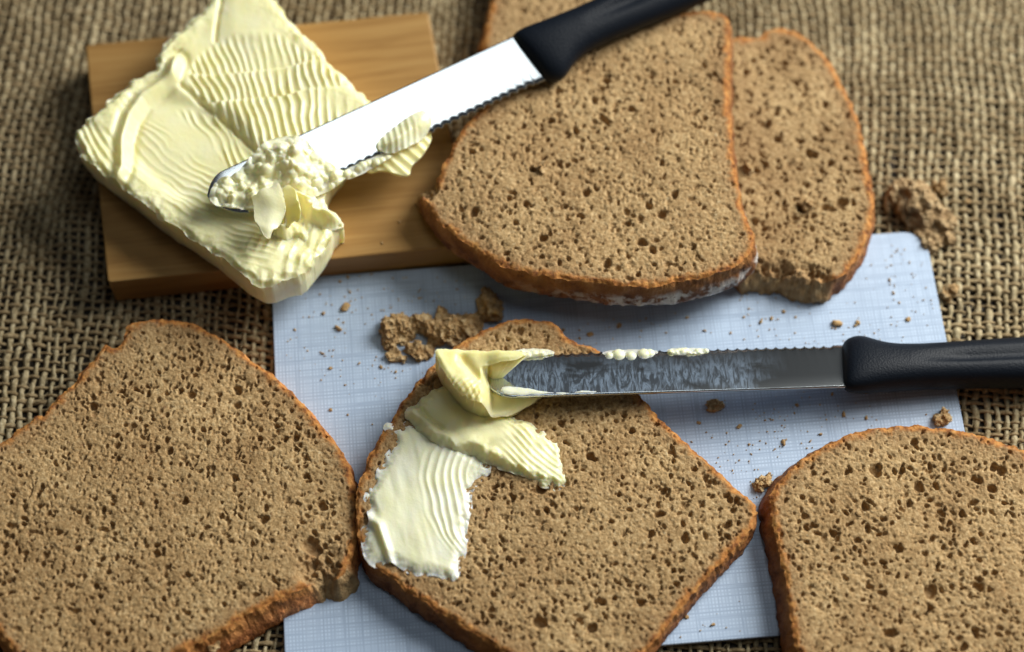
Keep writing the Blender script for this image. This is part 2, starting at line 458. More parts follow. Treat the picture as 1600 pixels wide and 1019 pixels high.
# ------------------------------------------------------------------ burlap: every thread woven over and under
def burlap():
    root = thing('burlap_cloth', 'coarse brown burlap cloth of loosely woven threads spread under the boards and bread', 'cloth', (0, 0, ZC))
    rs = np.random.RandomState(3)
    PXW, PYW = .325, .295
    rot = math.radians(-3.5); c, s = math.cos(rot), math.sin(rot)
    nx, ny = 130, 107
    X0, Y0 = -21.0, -15.6
    def warp(u, v):
        dx = .55*vn(u*.10, v*.10, 31)+.16*vn(u*.45, v*.35, 32)+.07*vn(u*1.7, v*1.1, 33)
        dy = .50*vn(u*.10, v*.10, 34)+.14*vn(u*.40, v*.45, 35)+.06*vn(u*1.1, v*1.7, 36)
        return u+dx, v+dy
    def strand(kind, i):
        n = ny if kind == 'warp' else nx
        seg = 3
        k = np.arange(n*seg+1)/seg
        ph = np.cos(np.pi*(k+i))*(1 if kind == 'warp' else -1)
        if kind == 'warp':
            u = X0+i*PXW+np.zeros_like(k)+.035*vn(k*.6, k*0+i*3.1, 41); v = Y0+k*PYW
        else:
            v = Y0+i*PYW+np.zeros_like(k)+.035*vn(k*.6, k*0+i*3.7, 42); u = X0+k*PXW
        u, v = warp(u, v)
        x = c*u-s*v; y = s*u+c*v
        fat = 1+.35*rs.randn()*.6
        base = .088 if kind == 'warp' else .066
        r = base*np.clip(fat, .6, 1.6)*(1+.30*vn(k*.55, k*0+i*1.9, 43)+.15*vn(k*2.3, k*0+i*5.9, 44))
        r = np.clip(r, .035, .16)
        z = ZC-.125+ph*(.048 if kind == 'warp' else .052)
        tx = np.gradient(x); ty = np.gradient(y); L = np.hypot(tx, ty); px_, py_ = -ty/L, tx/L
        A = 5
        ang = np.arange(A)*2*np.pi/A+.3
        ra = r[:, None]*(1+.15*np.cos(ang[None]*2+k[:, None]*2.2))
        cx = x[:, None]+px_[:, None]*np.cos(ang)*ra*1.1
        cy = y[:, None]+py_[:, None]*np.cos(ang)*ra*1.1
        cz = z[:, None]+np.sin(ang)*ra*.78
        V = np.stack([cx, cy, cz], -1).reshape(-1, 3)
        m_ = len(k); a = np.arange(m_-1)[:, None]*A; j = np.arange(A)[None]; jn = (j+1) % A
        F = np.stack([a+j, a+jn, a+A+jn, a+A+j], -1).reshape(-1, 4)
        return V, F[:, ::-1].copy()
    for i in range(nx):
        V, F = strand('warp', i); mesh_obj('warp_thread', V, F, M['jute_warp'], root, (0, 0, ZC))
    for i in range(ny):
        V, F = strand('weft', i); mesh_obj('weft_thread', V, F, M['jute_weft'], root, (0, 0, ZC))
    # loose hairs
    Vs, Fs = [], []; nv = 0
    for k in range(5200):
        u, v = rs.uniform(-19, 19), rs.uniform(-13.5, 15)
        L = rs.uniform(.15, .75); a = rs.uniform(0, 2*np.pi) if rs.rand() < .45 else rs.choice([0, np.pi/2])+rs.randn()*.35
        bend = rs.randn()*1.2; t = np.linspace(0, 1, 5)
        aa = a+bend*t
        x = u+np.cumsum(np.cos(aa))*L/5; y = v+np.cumsum(np.sin(aa))*L/5
        z = ZC-.06+np.sin(t*np.pi)*rs.uniform(.0, .13)+rs.uniform(-.04, .03)
        r = .008*(1-.5*t)+.003
        for q in range(5):
            for an in (0, 2.1, 4.2):
                Vs.append((x[q]+math.cos(an)*r[q]*math.sin(aa[q]), y[q]-math.cos(an)*r[q]*math.cos(aa[q]), z[q]+math.sin(an)*r[q]))
        for q in range(4):
            for j in range(3):
                b0 = nv+q*3; Fs.append((b0+j, b0+(j+1) % 3, b0+3+(j+1) % 3, b0+3+j))
        nv += 15
    tag(mesh_obj('loose_fibre', np.array(Vs), np.array(Fs), M['jute_warp'], root, (0, 0, ZC)), kind='stuff')
burlap()

# ------------------------------------------------------------------ boards
def rounded_rect(x0, y0, x1, y1, r, n=8):
    out = []
    for cx, cy, a0 in ((x1-r, y1-r, 0), (x0+r, y1-r, 90), (x0+r, y0+r, 180), (x1-r, y0+r, 270)):
        for k in range(n+1):
            a = math.radians(a0+90*k/n); out.append((cx+r*math.cos(a), cy+r*math.sin(a)))
    return out
def plate(pts, levels):
    """levels: list of (inset, z) from bottom to top"""
    P = np.array(pts); c = P.mean(0); n = len(P)
    T = np.roll(P, -1, 0)-np.roll(P, 1, 0); T /= np.linalg.norm(T, axis=1)[:, None]
    N = np.stack([T[:, 1], -T[:, 0]], 1)
    V = []; F = []
    for ins, z in levels:
        q = P-N*ins; V += [(a, b_, z) for a, b_ in q]
    for l in range(len(levels)-1):
        for i in range(n):
            j = (i+1) % n; F.append((l*n+i, l*n+j, l*n+n+j, l*n+n+i))
    F.append(tuple(range(n))[::-1]); F.append(tuple((len(levels)-1)*n+i for i in range(n)))
    return np.array(V), F
def printed_board():
    yaw = .085; W_, H_ = 23.3, 14.3
    org = (-8.484, 1.802)
    o = thing('breakfast_board', 'thin pale blue breakfast board printed with a woven linen pattern, rounded corners, crumbs on it', 'cutting board', (0, 0, -.28))
    pts = np.array(rounded_rect(0, -H_, W_, 0, .85))
    c, s = math.cos(yaw), math.sin(yaw)
    Pw = np.stack([org[0]+c*pts[:, 0]-s*pts[:, 1], org[1]+s*pts[:, 0]+c*pts[:, 1]], 1)
    V, F = plate(Pw, [(.03, -.29), (0, -.26), (0, -.03)])
    mesh_obj('core', V, F[:-2]+[F[-2]], M['board_edge'], o, (0, 0, -.28), smooth=False)
    # printed face; modelled flat in the board's own frame so that the print runs along its edges
    V, F = plate(pts, [(-.004, -.05), (-.004, -.02), (.02, 0.0)])
    f = mesh_obj('printed_face', V, F[:-2]+[F[-1]], M['laminate'], None, (0, 0, 0), smooth=False)
    f.parent = o; f.location = (org[0]*CM, org[1]*CM, .28*CM); f.rotation_euler = (0, 0, yaw)
printed_board()

WT = 1.2   # top of the wooden board
def wooden_board():
    tl = U(133, 70, WT); tr = U(668, 18, WT); bl = U(168, 441, WT); br = U(632, 386, WT)
    ex = (tr-tl); L = np.linalg.norm(ex)+.03; ang = math.atan2(ex[1], ex[0])
    ey = (bl-tl); Wd = abs(np.dot(ey, (-math.sin(ang), math.cos(ang))))
    o = thing('wooden_board', 'small brown wooden board lying under the butter block, partly under the sliced bread', 'wooden board', (*tl, ZC))
    pts = np.array(rounded_rect(0, -Wd, L, 0, .12, 3))
    # the left edge runs slightly askew
    sk = np.dot(ey, (math.cos(ang), math.sin(ang)))
    pts[:, 0] += -pts[:, 1]/Wd*sk
    V, F = plate(pts, [(.05, ZC), (0, ZC+.05), (0, WT-.06), (.02, WT-.02), (.07, WT)])
    f = mesh_obj('plank', V, F, M['wood'], None, (0, 0, ZC), smooth=False)
    f.parent = o; f.location = (0, 0, 0); f.rotation_euler = (0, 0, ang)
wooden_board()

# ------------------------------------------------------------------ bread
def slice_of_bread(label, pts, zt, zb, res, seed, mat_crumb='crumb', mat_crust='crust', flare=.16, shift=(0, 0), torn_pts=(), tilt=(0, 0), big=(), flour=False, dens=15.0, scale=1.0, rough=.065):
    out = UL(smooth_poly(pts, 2), zt)
    cx, cy = out.mean(0)
    rs = np.random.RandomState(seed)
    TP = [(U(a, b_, zt), r) for a, b_, r in torn_pts]
    def torn(x, y):
        t = np.zeros_like(x)
        for (p, r) in TP: t = np.maximum(t, 1-sst(r*.6, r, np.hypot(x-p[0], y-p[1])))
        return t
    x0, y0 = out.min(0); x1, y1 = out.max(0)
    gr = res; gw = int((x1-x0)/gr)+12; gh = int((y1-y0)/gr)+12
    Hm = np.zeros((gh, gw)); Pm = np.zeros((gh, gw))
    ox, oy = x0-5*gr, y0-5*gr
    area_ = (x1-x0)*(y1-y0)
    n = int(area_*dens)
    # distance from the crust steers pore size: small and squashed near it
    cxs = rs.uniform(x0, x1, n); cys = rs.uniform(y0, y1, n)
    D = -sdf(cxs, cys, out)
    lst = []
    for a, b_, d in zip(cxs, cys, D):
        if d < .08: continue
        q = rs.rand()
        cluster = 1.0+.16*vn(a*.6, b_*.6, seed+2)
        if q < .50: r = rs.uniform(.028, .048)
        elif q < .80: r = rs.uniform(.045, .072)
        elif q < .975: r = rs.uniform(.066, .10)
        else: r = rs.uniform(.095, .14)
        r *= cluster*scale
        if d < .5: r *= .55+.9*d
        lst.append((a, b_, max(r, .024), rs.uniform(.35, .95), None))
    for (a, b_, rp) in big:
        p = U(a, b_, zt); lst.append((p[0], p[1], rp/44.8, .8, 1))
    for a, b_, r, asp, fixed in lst:
        dk = 1.0 if fixed else (.28+.85*rs.rand()**.8); asp = max(asp, .62) if fixed else asp
        th = rs.uniform(0, np.pi); lobes = 1 if r < .045 else rs.randint(1, 4)
        for l in range(lobes):
            aa = a+(rs.randn()*r*.55 if l else 0); bb = b_+(rs.randn()*r*.55 if l else 0); rr = r*(rs.uniform(.5, .8) if l else 1)
            i0 = int((aa-rr*1.6-ox)/gr); i1 = int((aa+rr*1.6-ox)/gr)+2; j0 = int((bb-rr*1.6-oy)/gr); j1 = int((bb+rr*1.6-oy)/gr)+2
            i0 = max(i0, 0); j0 = max(j0, 0); i1 = min(i1, gw); j1 = min(j1, gh)
            if i1 <= i0 or j1 <= j0: continue
            xx = ox+np.arange(i0, i1)*gr-aa; yy = oy+np.arange(j0, j1)*gr-bb
            XX, YY = np.meshgrid(xx, yy)
            e1 = (XX*math.cos(th)+YY*math.sin(th)); e2 = (-XX*math.sin(th)+YY*math.cos(th))/asp
            q = np.sqrt(e1*e1+e2*e2)/rr
            p = 1-sst(.55, 1.12, q)
            dep = p*(1-.25*np.clip(q, 0, 1)**2)*min(rr*2.1+.03, .30)*dk
            np.maximum(Hm[j0:j1, i0:i1], dep, out=Hm[j0:j1, i0:i1])
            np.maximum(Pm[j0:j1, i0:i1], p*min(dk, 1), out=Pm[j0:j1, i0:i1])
    def samp(Mx, x, y):
        fx = (x-ox)/gr; fy = (y-oy)/gr
        i = np.clip(fx.astype(int), 0, gw-2); j = np.clip(fy.astype(int), 0, gh-2); fx = fx-i; fy = fy-j
        return (Mx[j, i]*(1-fx)+Mx[j, i+1]*fx)*(1-fy)+(Mx[j+1, i]*(1-fx)+Mx[j+1, i+1]*fx)*fy
    def top(x, y, d):
        h = zt+(x-cx)*tilt[0]+(y-cy)*tilt[1]
        wave = .07*fbm(x*.28, y*.28, seed+20, 2)
        fine = .020*fbm(x*3.3, y*3.3, seed+21, 5)+.008*np.minimum(vn(x*13, y*13, seed+25), 0)
        wx = x+.045*vn(x*5.5, y*5.5, seed+40)+.022*vn(x*13, y*13, seed+41); wy = y+.045*vn(x*5.5, y*5.5, seed+42)+.022*vn(x*13, y*13, seed+43)
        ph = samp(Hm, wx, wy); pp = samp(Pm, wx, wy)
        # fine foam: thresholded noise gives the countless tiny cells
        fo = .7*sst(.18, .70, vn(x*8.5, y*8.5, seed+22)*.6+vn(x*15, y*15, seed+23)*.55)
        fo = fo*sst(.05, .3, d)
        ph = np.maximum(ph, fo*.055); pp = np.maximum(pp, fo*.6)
        z = h+wave+fine-ph
        z = z-.07*(1-sst(0, .14, d))*(1+.6*vn(x*6, y*6, seed+24))
        tt = np.zeros_like(x)
        for (p, r) in TP:
            q = 1-sst(r*.25, r, np.hypot(x-p[0], y-p[1])+.25*vn(x*2.2, y*2.2, seed+30))
            tt = np.maximum(tt, q)
        z = z-tt*(.30+.22*fbm(x*4.5, y*4.5, seed+31, 3))
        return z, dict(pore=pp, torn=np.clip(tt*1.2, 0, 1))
    def off(nx, ny, t):
        return flare*np.sin(np.minimum(t*1.25, 1)*np.pi/2)*(1-.35*sst(.75, 1, t))+np.maximum(nx*shift[0]+ny*shift[1], 0)*t
    gsl = gridslab(out, res, top, zb, K=8, off=off, side_amp=.060, side_freq=3.6, rag=rough, ragf=3.4, seed=seed, torn=torn)
    o = thing('bread_slice', label, 'bread slice', (cx, cy, zb), 'slices of brown rye bread')
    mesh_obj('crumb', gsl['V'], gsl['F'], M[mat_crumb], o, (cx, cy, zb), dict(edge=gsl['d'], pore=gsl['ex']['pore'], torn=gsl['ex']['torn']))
    wv = gsl['WV']; nf = np.zeros(len(wv))
    if flour: nf = sst(0, 1.0, (cy-wv[:, 1])/(cy-y0)*1.3)*sst(-3.5, 2.0, wv[:, 0]-cx)
    mesh_obj('crust', wv, gsl['WF'], M[mat_crust], o, (cx, cy, zb), dict(depth=gsl['wt'], torn=gsl['wtorn'], flour=nf))
    return top

slice_of_bread('large brown bread slice at the lower left, torn notch in its right side',
    [(-60, 735), (0, 698), (40, 667), (80, 636), (114, 599), (148, 562), (164, 536), (171, 547), (185, 545), (193, 531), (196, 512), (222, 501), (267, 499), (307, 507), (341, 524), (375, 547), (420, 579), (455, 610), (489, 645), (523, 690), (543, 718), (553, 758), (560, 809), (553, 860), (530, 902), (512, 897), (500, 878), (488, 872), (497, 893), (486, 912), (443, 932), (386, 961), (341, 987), (300, 1010), (240, 1040), (120, 1075), (20, 1025), (0, 990), (-60, 900), (-90, 810)],
    1.05, -.22, .031, 101, mat_crust='crust_light', tilt=(-.035, 0), flare=.10, shift=(.06, -.34), torn_pts=((505, 885, .9), (540, 905, .6)),
    big=((650/1.76, 440+295/1.76, 8), (465/1.76, 440+465/1.76, 7), (430/1.76, 440+457/1.76, 5), (510/1.76, 440+603/1.76, 7), (255/1.76, 440+345/1.76, 8), (645/1.76, 440+540/1.76, 6), (725/1.76, 440+650/1.76, 8), (850/1.76, 440+720/1.76, 14), (870/1.76, 440+735/1.76, 10), (785/1.76, 440+430/1.76, 6), (885/1.76, 440+610/1.76, 8), (840/1.76, 440+530/1.76, 6), (430/1.76, 440+745/1.76, 5), (280/1.76, 440+765/1.76, 5), (525/1.76, 440+310/1.76, 8)), dens=28)
S2TOP = slice_of_bread('brown bread slice in the centre, half spread with butter, with a knife laid across it',
    [(682, 567), (710, 539), (743, 520), (782, 503), (821, 497), (855, 500), (877, 511), (883, 528), (911, 536), (933, 545), (967, 578), (989, 608), (1017, 638), (1056, 677), (1095, 710), (1128, 741), (1162, 772), (1180, 788), (1184, 806), (1170, 832), (1143, 862), (1110, 896), (1080, 930), (1052, 963), (1026, 1000), (1000, 1030), (900, 1052), (810, 1033), (755, 1000), (704, 966), (648, 932), (609, 898), (581, 886), (560, 841), (555, 785), (564, 746), (583, 701), (606, 662), (628, 629), (650, 595)],
    1.15, .02, .031, 202, flare=.08, shift=(-.06, -.16),
    big=((640, 660, 1), (844, 972, 13), (640/1.791+520, 380/1.791+450, 7), (985/1.791+520, 700/1.791+450, 8), (915/1.791+520, 632/1.791+450, 8), (720/1.791+520, 475/1.791+450, 7), (585/1.791+520, 560/1.791+450, 11), (890/1.791+520, 688/1.791+450, 6), (860/1.791+520, 880/1.791+450, 7), (725/1.791+520, 950/1.791+450, 8), (1105/1.791+520, 662/1.791+450, 6), (560, 600, 1), (1130/1.791+520, 595/1.791+450, 6)), dens=28)
slice_of_bread('brown bread slice with domed crust at the lower right corner',
    [(1200, 787), (1208, 763), (1236, 730), (1275, 703), (1323, 679), (1368, 668), (1413, 664), (1458, 665), (1502, 674), (1547, 685), (1600, 704), (1660, 745), (1700, 830), (1715, 930), (1690, 1040), (1600, 1080), (1400, 1085), (1280, 1062), (1241, 1019), (1236, 970), (1228, 914), (1217, 858), (1210, 830), (1203, 812), (1209, 799)],
    1.1, -.05, .031, 303, flare=.08, shift=(-.20, .05),
    big=((635/1.79+1100, 848/1.79+450, 13), (480/1.79+1100, 512/1.79+450, 10), (765/1.79+1100, 835/1.79+450, 9), (520/1.79+1100, 965/1.79+450, 9), (830/1.79+1100, 510/1.79+450, 9), (590/1.79+1100, 430/1.79+450, 7), (360/1.79+1100, 685/1.79+450, 7), (545/1.79+1100, 730/1.79+450, 7), (765/1.79+1100, 540/1.79+450, 7), (600/1.79+1100, 550/1.79+450, 8), (805/1.79+1100, 560/1.79+450, 8), (450/1.79+1100, 610/1.79+450, 7), (760/1.79+1100, 965/1.79+450, 8), (400/1.79+1100, 513/1.79+450, 5), (720/1.79+1100, 630/1.79+450, 6)), dens=28, scale=1.0)
slice_of_bread('brown bread slice at the upper right under its neighbour, lower edge torn open',
    [(1040, 120), (1100, 60), (1160, 58), (1194, 55), (1199, 44), (1225, 40), (1253, 52), (1287, 82), (1314, 127), (1341, 182), (1353, 240), (1363, 290), (1366, 325), (1358, 360), (1343, 396), (1322, 424), (1296, 440), (1262, 438), (1222, 428), (1183, 420), (1140, 425), (1080, 400), (1040, 300)],
    1.12, .0, .038, 404, mat_crumb='crumb_pale', flare=.10, shift=(.10, -.02), torn_pts=((1183, 425, .7), (1225, 432, .8), (1262, 440, 1.0)),
    big=((1199, 195, 9), (1215, 217, 7), (1265, 240, 9), (1315, 318, 12), (1253, 322, 9), (1290, 165, 7), (1243, 130, 6), (1297, 255, 6)), dens=23, scale=1.15)
slice_of_bread('large brown bread slice under the black handle of the upper knife, floury bottom crust',
    [(1130, 20), (1141, 32), (1140, 90), (1139, 147), (1146, 255), (1163, 335), (1181, 368), (1173, 398), (1135, 423), (1062, 441), (983, 448), (914, 440), (841, 430), (782, 415), (731, 382), (692, 355), (671, 328), (656, 302), (663, 290), (678, 294), (685, 275), (699, 245), (712, 216), (735, 184), (770, 150), (830, 110), (900, 66), (1000, 35), (1076, 14)],
    2.45, 1.25, .037, 505, mat_crust='crust_flour', flare=.10, shift=(.14, -.12), flour=True, torn_pts=((672, 292, .35),),
    big=((660/2.038+620, 530/2.038, 1), (885/2.038+620, 617/2.038, 7), (845/2.038+620, 680/2.038, 9), (800/2.038+620, 655/2.038, 7), (735/2.038+620, 710/2.038, 7), (605/2.038+620, 615/2.038, 7), (245/2.038+620, 678/2.038, 8), (435/2.038+620, 535/2.038, 8), (745/2.038+620, 345/2.038, 6), (810/2.038+620, 245/2.038, 5), (410/2.038+620, 648/2.038, 6), (380/2.038+620, 708/2.038, 6), (465/2.038+620, 755/2.038, 7), (780/2.038+620, 770/2.038, 7), (815/2.038+620, 795/2.038, 7), (670/2.038+620, 838/2.038, 7), (840/2.038+620, 520/2.038, 6)), dens=26)
slice_of_bread('bread slice at the top edge, mostly hidden behind the upper knife handle',
    [(770, 0), (761, 39), (752, 74), (790, 120), (860, 130), (940, 100), (990, 30), (1000, -50), (930, -120), (840, -130), (785, -70)],
    1.05, -.25, .05, 606, mat_crumb='crumb_pale', flare=.17, dens=23)

# ------------------------------------------------------------------ butter block on the wooden board
BT = 2.85
def ridges(ph, sharp=1.4):
    t = np.abs(((ph) % 1.0)-.5)*2          # 0..1 triangle
    return t**sharp
def butter_block():
    pts = [(360, -70), (330, 0), (290, 35), (236, 84), (250, 101), (222, 112), (170, 152), (132, 185), (112, 206), (122, 240), (160, 268), (190, 288), (250, 340), (300, 368), (345, 402), (390, 438), (415, 447), (450, 432), (470, 432), (492, 402), (512, 378), (522, 352), (541, 345), (505, 322), (505, 290), (545, 240), (592, 168), (560, 138), (522, 104), (497, 72), (462, 38), (424, -2), (400, -60)]
    out = UL(smooth_poly(pts, 1), BT)
    def top(x, y, d):
        u, v = PX(x, y, np.full_like(x, BT))
        z = np.full_like(x, BT)+.05*fbm(x*.5, y*.5, 71, 2)
        def msk(poly, s=8): return 1-sst(-s, s, sdf(u, v, smooth_poly(poly, 2)))
        wob = 3.2*vn(u*.016, v*.016, 72)+1.8*vn(u*.045, v*.045, 73)+.5*vn(u*.12, v*.12, 74)
        # smooth scoop
        sc = msk([(285, 145), (350, 170), (385, 200), (440, 290), (480, 340), (400, 345), (330, 335), (250, 290), (196, 240), (205, 185), (245, 150)], 14)
        z -= .26*sc
        # diagonal streak ridges fanning off the rim
        st = msk([(205, 190), (250, 185), (330, 260), (400, 350), (440, 400), (420, 430), (330, 375), (250, 320), (190, 265)], 10)
        ph = (-(u)*.62+v*.785)/11.5+wob*.18+.0018*(u-200)*(v-250)/11.5
        z += st*.05*(ridges(ph, 2.2)-.32)*np.clip(.6+1.0*vn(u*.02+5, v*.02, 176), .05, 1.3)
        # rim ribbon curving down from the notch
        rl = smooth_poly(np.array([(276, 96), (268, 118), (248, 134), (222, 152), (203, 180), (192, 215), (190, 262), (178, 285)]), 0)
        dl = poly_dist(u, v, [tuple(q) for q in rl])
        z += .15*np.exp(-(dl/6.0)**2)
        z -= .12*np.exp(-((dl-15)/6.0)**2)
        # knob beside the notch
        dk = np.hypot((u-274)/14, (v-112)/22); z += .22*np.exp(-dk**2)
        # left tip: short scalloped ridges
        lt = msk([(110, 200), (135, 185), (185, 215), (188, 285), (150, 275), (118, 240)], 6)
        z += lt*(.075*(ridges((u*.86-v*.5)/12.5+wob*.1, 1.1)-.4))-.06*lt
        # smooth outer rim of the lower piece
        # upper ridge rows
        up = msk([(292, 108), (340, 62), (428, 48), (470, 78), (520, 108), (560, 150), (600, 175), (560, 260), (440, 262), (400, 240), (300, 150)], 7)
        rowv = v+.10*(u-430)+6*vn(u*.02, v*.0+3, 75)
        rows = [(40, 103, 12.5, .30), (103, 146, 13.5, .12), (146, 262, 14.5, -.10)]
        for (a, b_, wl, sl) in rows:
            mm = sst(a-3, a+3, rowv)*(1-sst(b_-3, b_+3, rowv))*up
            lean = sl+.35*(v-a)/(b_-a)*1.0
            ph = (u-(v-a)*(.30+.25*np.clip((420-u)/200, -.6, 1)))/wl+wob*.12
            s = (v-a)/(b_-a)
            am = np.clip(.75+.7*vn(u*.022, v*.022, 174)+.25*vn(u*.07, v*.07, 175), .15, 1.3)
            z += mm*(.105*am*(ridges(ph, 2.3)-.32)+.12*(.5-s))
        # band of leaning ridges below the crack
        bd = msk([(268, 166), (320, 172), (352, 176), (420, 250), (440, 290), (392, 300), (362, 262), (330, 215), (290, 182)], 7)
        ph = (u-(v-170)*.62)/12.5+wob*.15
        z += bd*(.09*(ridges(ph, 2.2)-.32))*np.clip(.7+.7*vn(u*.025+9, v*.025, 177), .2, 1.2)
        # crack
        dc = poly_dist(u, v, [(283, 132), (312, 156), (345, 180), (372, 205), (402, 236)])
        z -= .26*np.exp(-(dc/3.6)**2)*(.6+.4*vn(u*.06, v*.06, 76))
        # seam in the top piece and fluted edge
        ds = poly_dist(u, v, [(345, -60), (345, 0), (338, 40), (336, 62)])
        z -= .14*np.exp(-(ds/3.0)**2); z += .06*sst(0, 30, u-340)*(1-sst(50, 70, v))
        fl = msk([(236, 84), (262, 60), (290, 78), (262, 100)], 5); z += fl*.08*(ridges((u*.6+v*.8)/9, 1)-.5)
        # lower end: ruffles
        en = msk([(372, 372), (440, 350), (520, 345), (505, 400), (440, 440), (400, 440)], 9)
        z += en*(.10*(ridges((u*.80+v*.35)/14+wob*.15, 1.2)-.5)*np.clip(.6+vn(u*.03, v*.03, 178), 0, 1.3)+.035*fbm(x*1.3, y*1.3, 78, 3))
        z -= .12*msk([(470, 395), (540, 345), (500, 335), (440, 390)], 12)
        z += .035*fbm(x*3.2, y*3.2, 79, 3)*sst(1.2, 0, d)
        z -= .16*(1-sst(0, .22, d))*(1+.8*vn(x*3.5, y*3.5, 80))
        return z
    def off(nx, ny, t): return .04*np.sin(t*np.pi)-.10*t
    g_ = gridslab(out, .033, top, WT+.01, K=12, off=off, side_amp=.03, side_freq=1.3, rag=.085, ragf=2.2, seed=81, rago=4)
    V, F = merged(g_)
    c = out.mean(0)
    o = mesh_obj('butter_block', V, F, M['butter'], None, (*c, WT))
    tag(o, 'large block of pale yellow butter carved with ridged knife marks, on the small wooden board', 'butter')
butter_block()

def blob(name, label, cat, pts, zref, top, bot, mat, res=.035, rag=.03, K=6, off=lambda nx, ny, t: 0*t, side=.02, seed=5, smooth=1, parent=None, group=None, ragf=4.0, sf=5):
    out = UL(smooth_poly(pts, smooth), zref)
    g_ = gridslab(out, res, top, bot, K=K, off=off, side_amp=side, side_freq=sf, rag=rag, ragf=ragf, seed=seed)
    V, F = merged(g_)
    c = out.mean(0); org = (c[0], c[1], float(V[:, 2].min()))
    at = dict(edge=np.concatenate([g_['d'], np.zeros(len(g_['WV']))]))
    if parent is None:
        o = mesh_obj(name, V, F, M[mat], None, org, at); tag(o, label, cat, group)
    else:
        o = mesh_obj(name, V, F, M[mat], parent, tuple(np.array(parent.location)/CM), at)
        if label: o['label'] = label
    return o

# ------------------------------------------------------------------ butter spread on the centre slice
BS = 1.15
def spread():
    root = thing('butter_spread', 'butter spread over the left side of the centre bread slice in rippled strokes', 'butter', (*U(680, 760, BS), BS))
    s1 = [(596, 667), (606, 659), (625, 667), (635, 655), (661, 665), (693, 680), (729, 700), (757, 717), (771, 733), (749, 753), (737, 774), (739, 794), (731, 818), (731, 842), (725, 882), (713, 910), (693, 906), (673, 898), (645, 902), (620, 884), (608, 878), (588, 888), (572, 878), (564, 854), (563, 822), (578, 820), (574, 802), (564, 778), (584, 749), (594, 721), (612, 695), (608, 679)]
    def t1(x, y, d):
        u, v = PX(x, y, np.full_like(x, BS+.1))
        z = BS-.02+.12*sst(0, .45, d)+.03*fbm(x*1.1, y*1.1, 90, 2)+.035*fbm(x*3.5, y*3.5, 190, 3)*sst(.6, 0, d)
        # ripples that swing to the right further down
        f = -5+.0033*np.maximum(v-745, 0)**2+.006*np.maximum(745-v, 0)**2
        f = f-8*np.exp(-((v-738)/26)**2)*sst(680, 745, u)
        q = u-f-660-2.5*vn((u+v*.7)*.03, (v-u*.6)*.03, 91)
        w_ = sst(-8, 12, q)*(1-sst(78, 92, q))*sst(692, 712, v)*(1-sst(825, 885, v))
        z += w_*.040*(ridges(q/(13.5-4*sst(770, 860, v)), 1.6)-.35)
        z += .010*fbm(x*4+y*1.0, y*.9, 92, 2)*(1-w_)-.045*sst(.1, .6, fbm(x*4.2+y, y*4.2-x, 392, 2))*(1-sst(.1, .4, d))
        # folded lip low on the left
        dl = poly_dist(u, v, [(574, 806), (592, 822), (602, 850), (612, 880)]); z += .13*np.exp(-(dl/7)**2)
        lo = sst(0, 14, (592-u)+.4*(v-820))*sst(812, 824, v); z -= .07*lo
        z += .05*np.exp(-(np.hypot((u-700)/20, (v-890)/14))**2)
        return z
    blob('smear', 'thin rippled smear', None, s1, BS, t1, BS-.14, 'butter_smear', .03, .03, 4, side=.015, seed=93, parent=root, ragf=3.5)
    s2 = [(631, 637), (657, 621), (680, 600), (720, 600), (770, 625), (798, 650), (828, 653), (850, 673), (870, 677), (886, 697), (882, 717), (892, 741), (886, 758), (873, 766), (862, 755), (848, 756), (838, 747), (802, 735), (769, 721), (753, 721), (741, 705), (713, 709), (681, 691), (657, 673), (637, 653)]
    def t2(x, y, d):
        u, v = PX(x, y, np.full_like(x, BS+.3))
        z = BS+.04+.26*sst(0, .30, d)+.07*fbm(x*1.3, y*1.3, 94, 2)+.04*fbm(x*3.5, y*3.5, 194, 3)*sst(.7, 0, d)
        q = (u*.62-v*.78)+60
        w_ = sst(770, 800, u)
        z += w_*.032*(ridges((u*.62-v*.78-.0016*(u-800)*(v-690))/9.0+.6*vn(u*.02, v*.02, 95), 1.5)-.4)*np.clip(.7+.8*vn(u*.04, v*.04, 195), 0, 1.2)
        dr = poly_dist(u, v, [(640, 640), (665, 668), (700, 690), (745, 690), (790, 680)])
        z += .10*np.exp(-(dr/12)**2)
        dg = poly_dist(u, v, [(660, 640), (672, 655), (690, 668)]); z -= .14*np.exp(-(dg/3.5)**2)
        z -= w_*.16*sst(810, 880, u)
        z -= .10*sst(.05, .6, fbm(x*4.2, y*4.2, 394, 2))*(1-sst(.1, .4, d))*sst(800, 850, u)
        lump = sst(-.1, .7, fbm(x*2.2, y*2.2, 96, 2))*np.exp(-(np.hypot((u-780)/45, (v-712)/18))**2); z += .12*lump
        return z
    blob('smear', 'thicker yellow smear', None, s2, BS+.3, t2, BS-.1, 'butter', .03, .07, 5, side=.02, seed=97, parent=root, ragf=3.5)
spread()

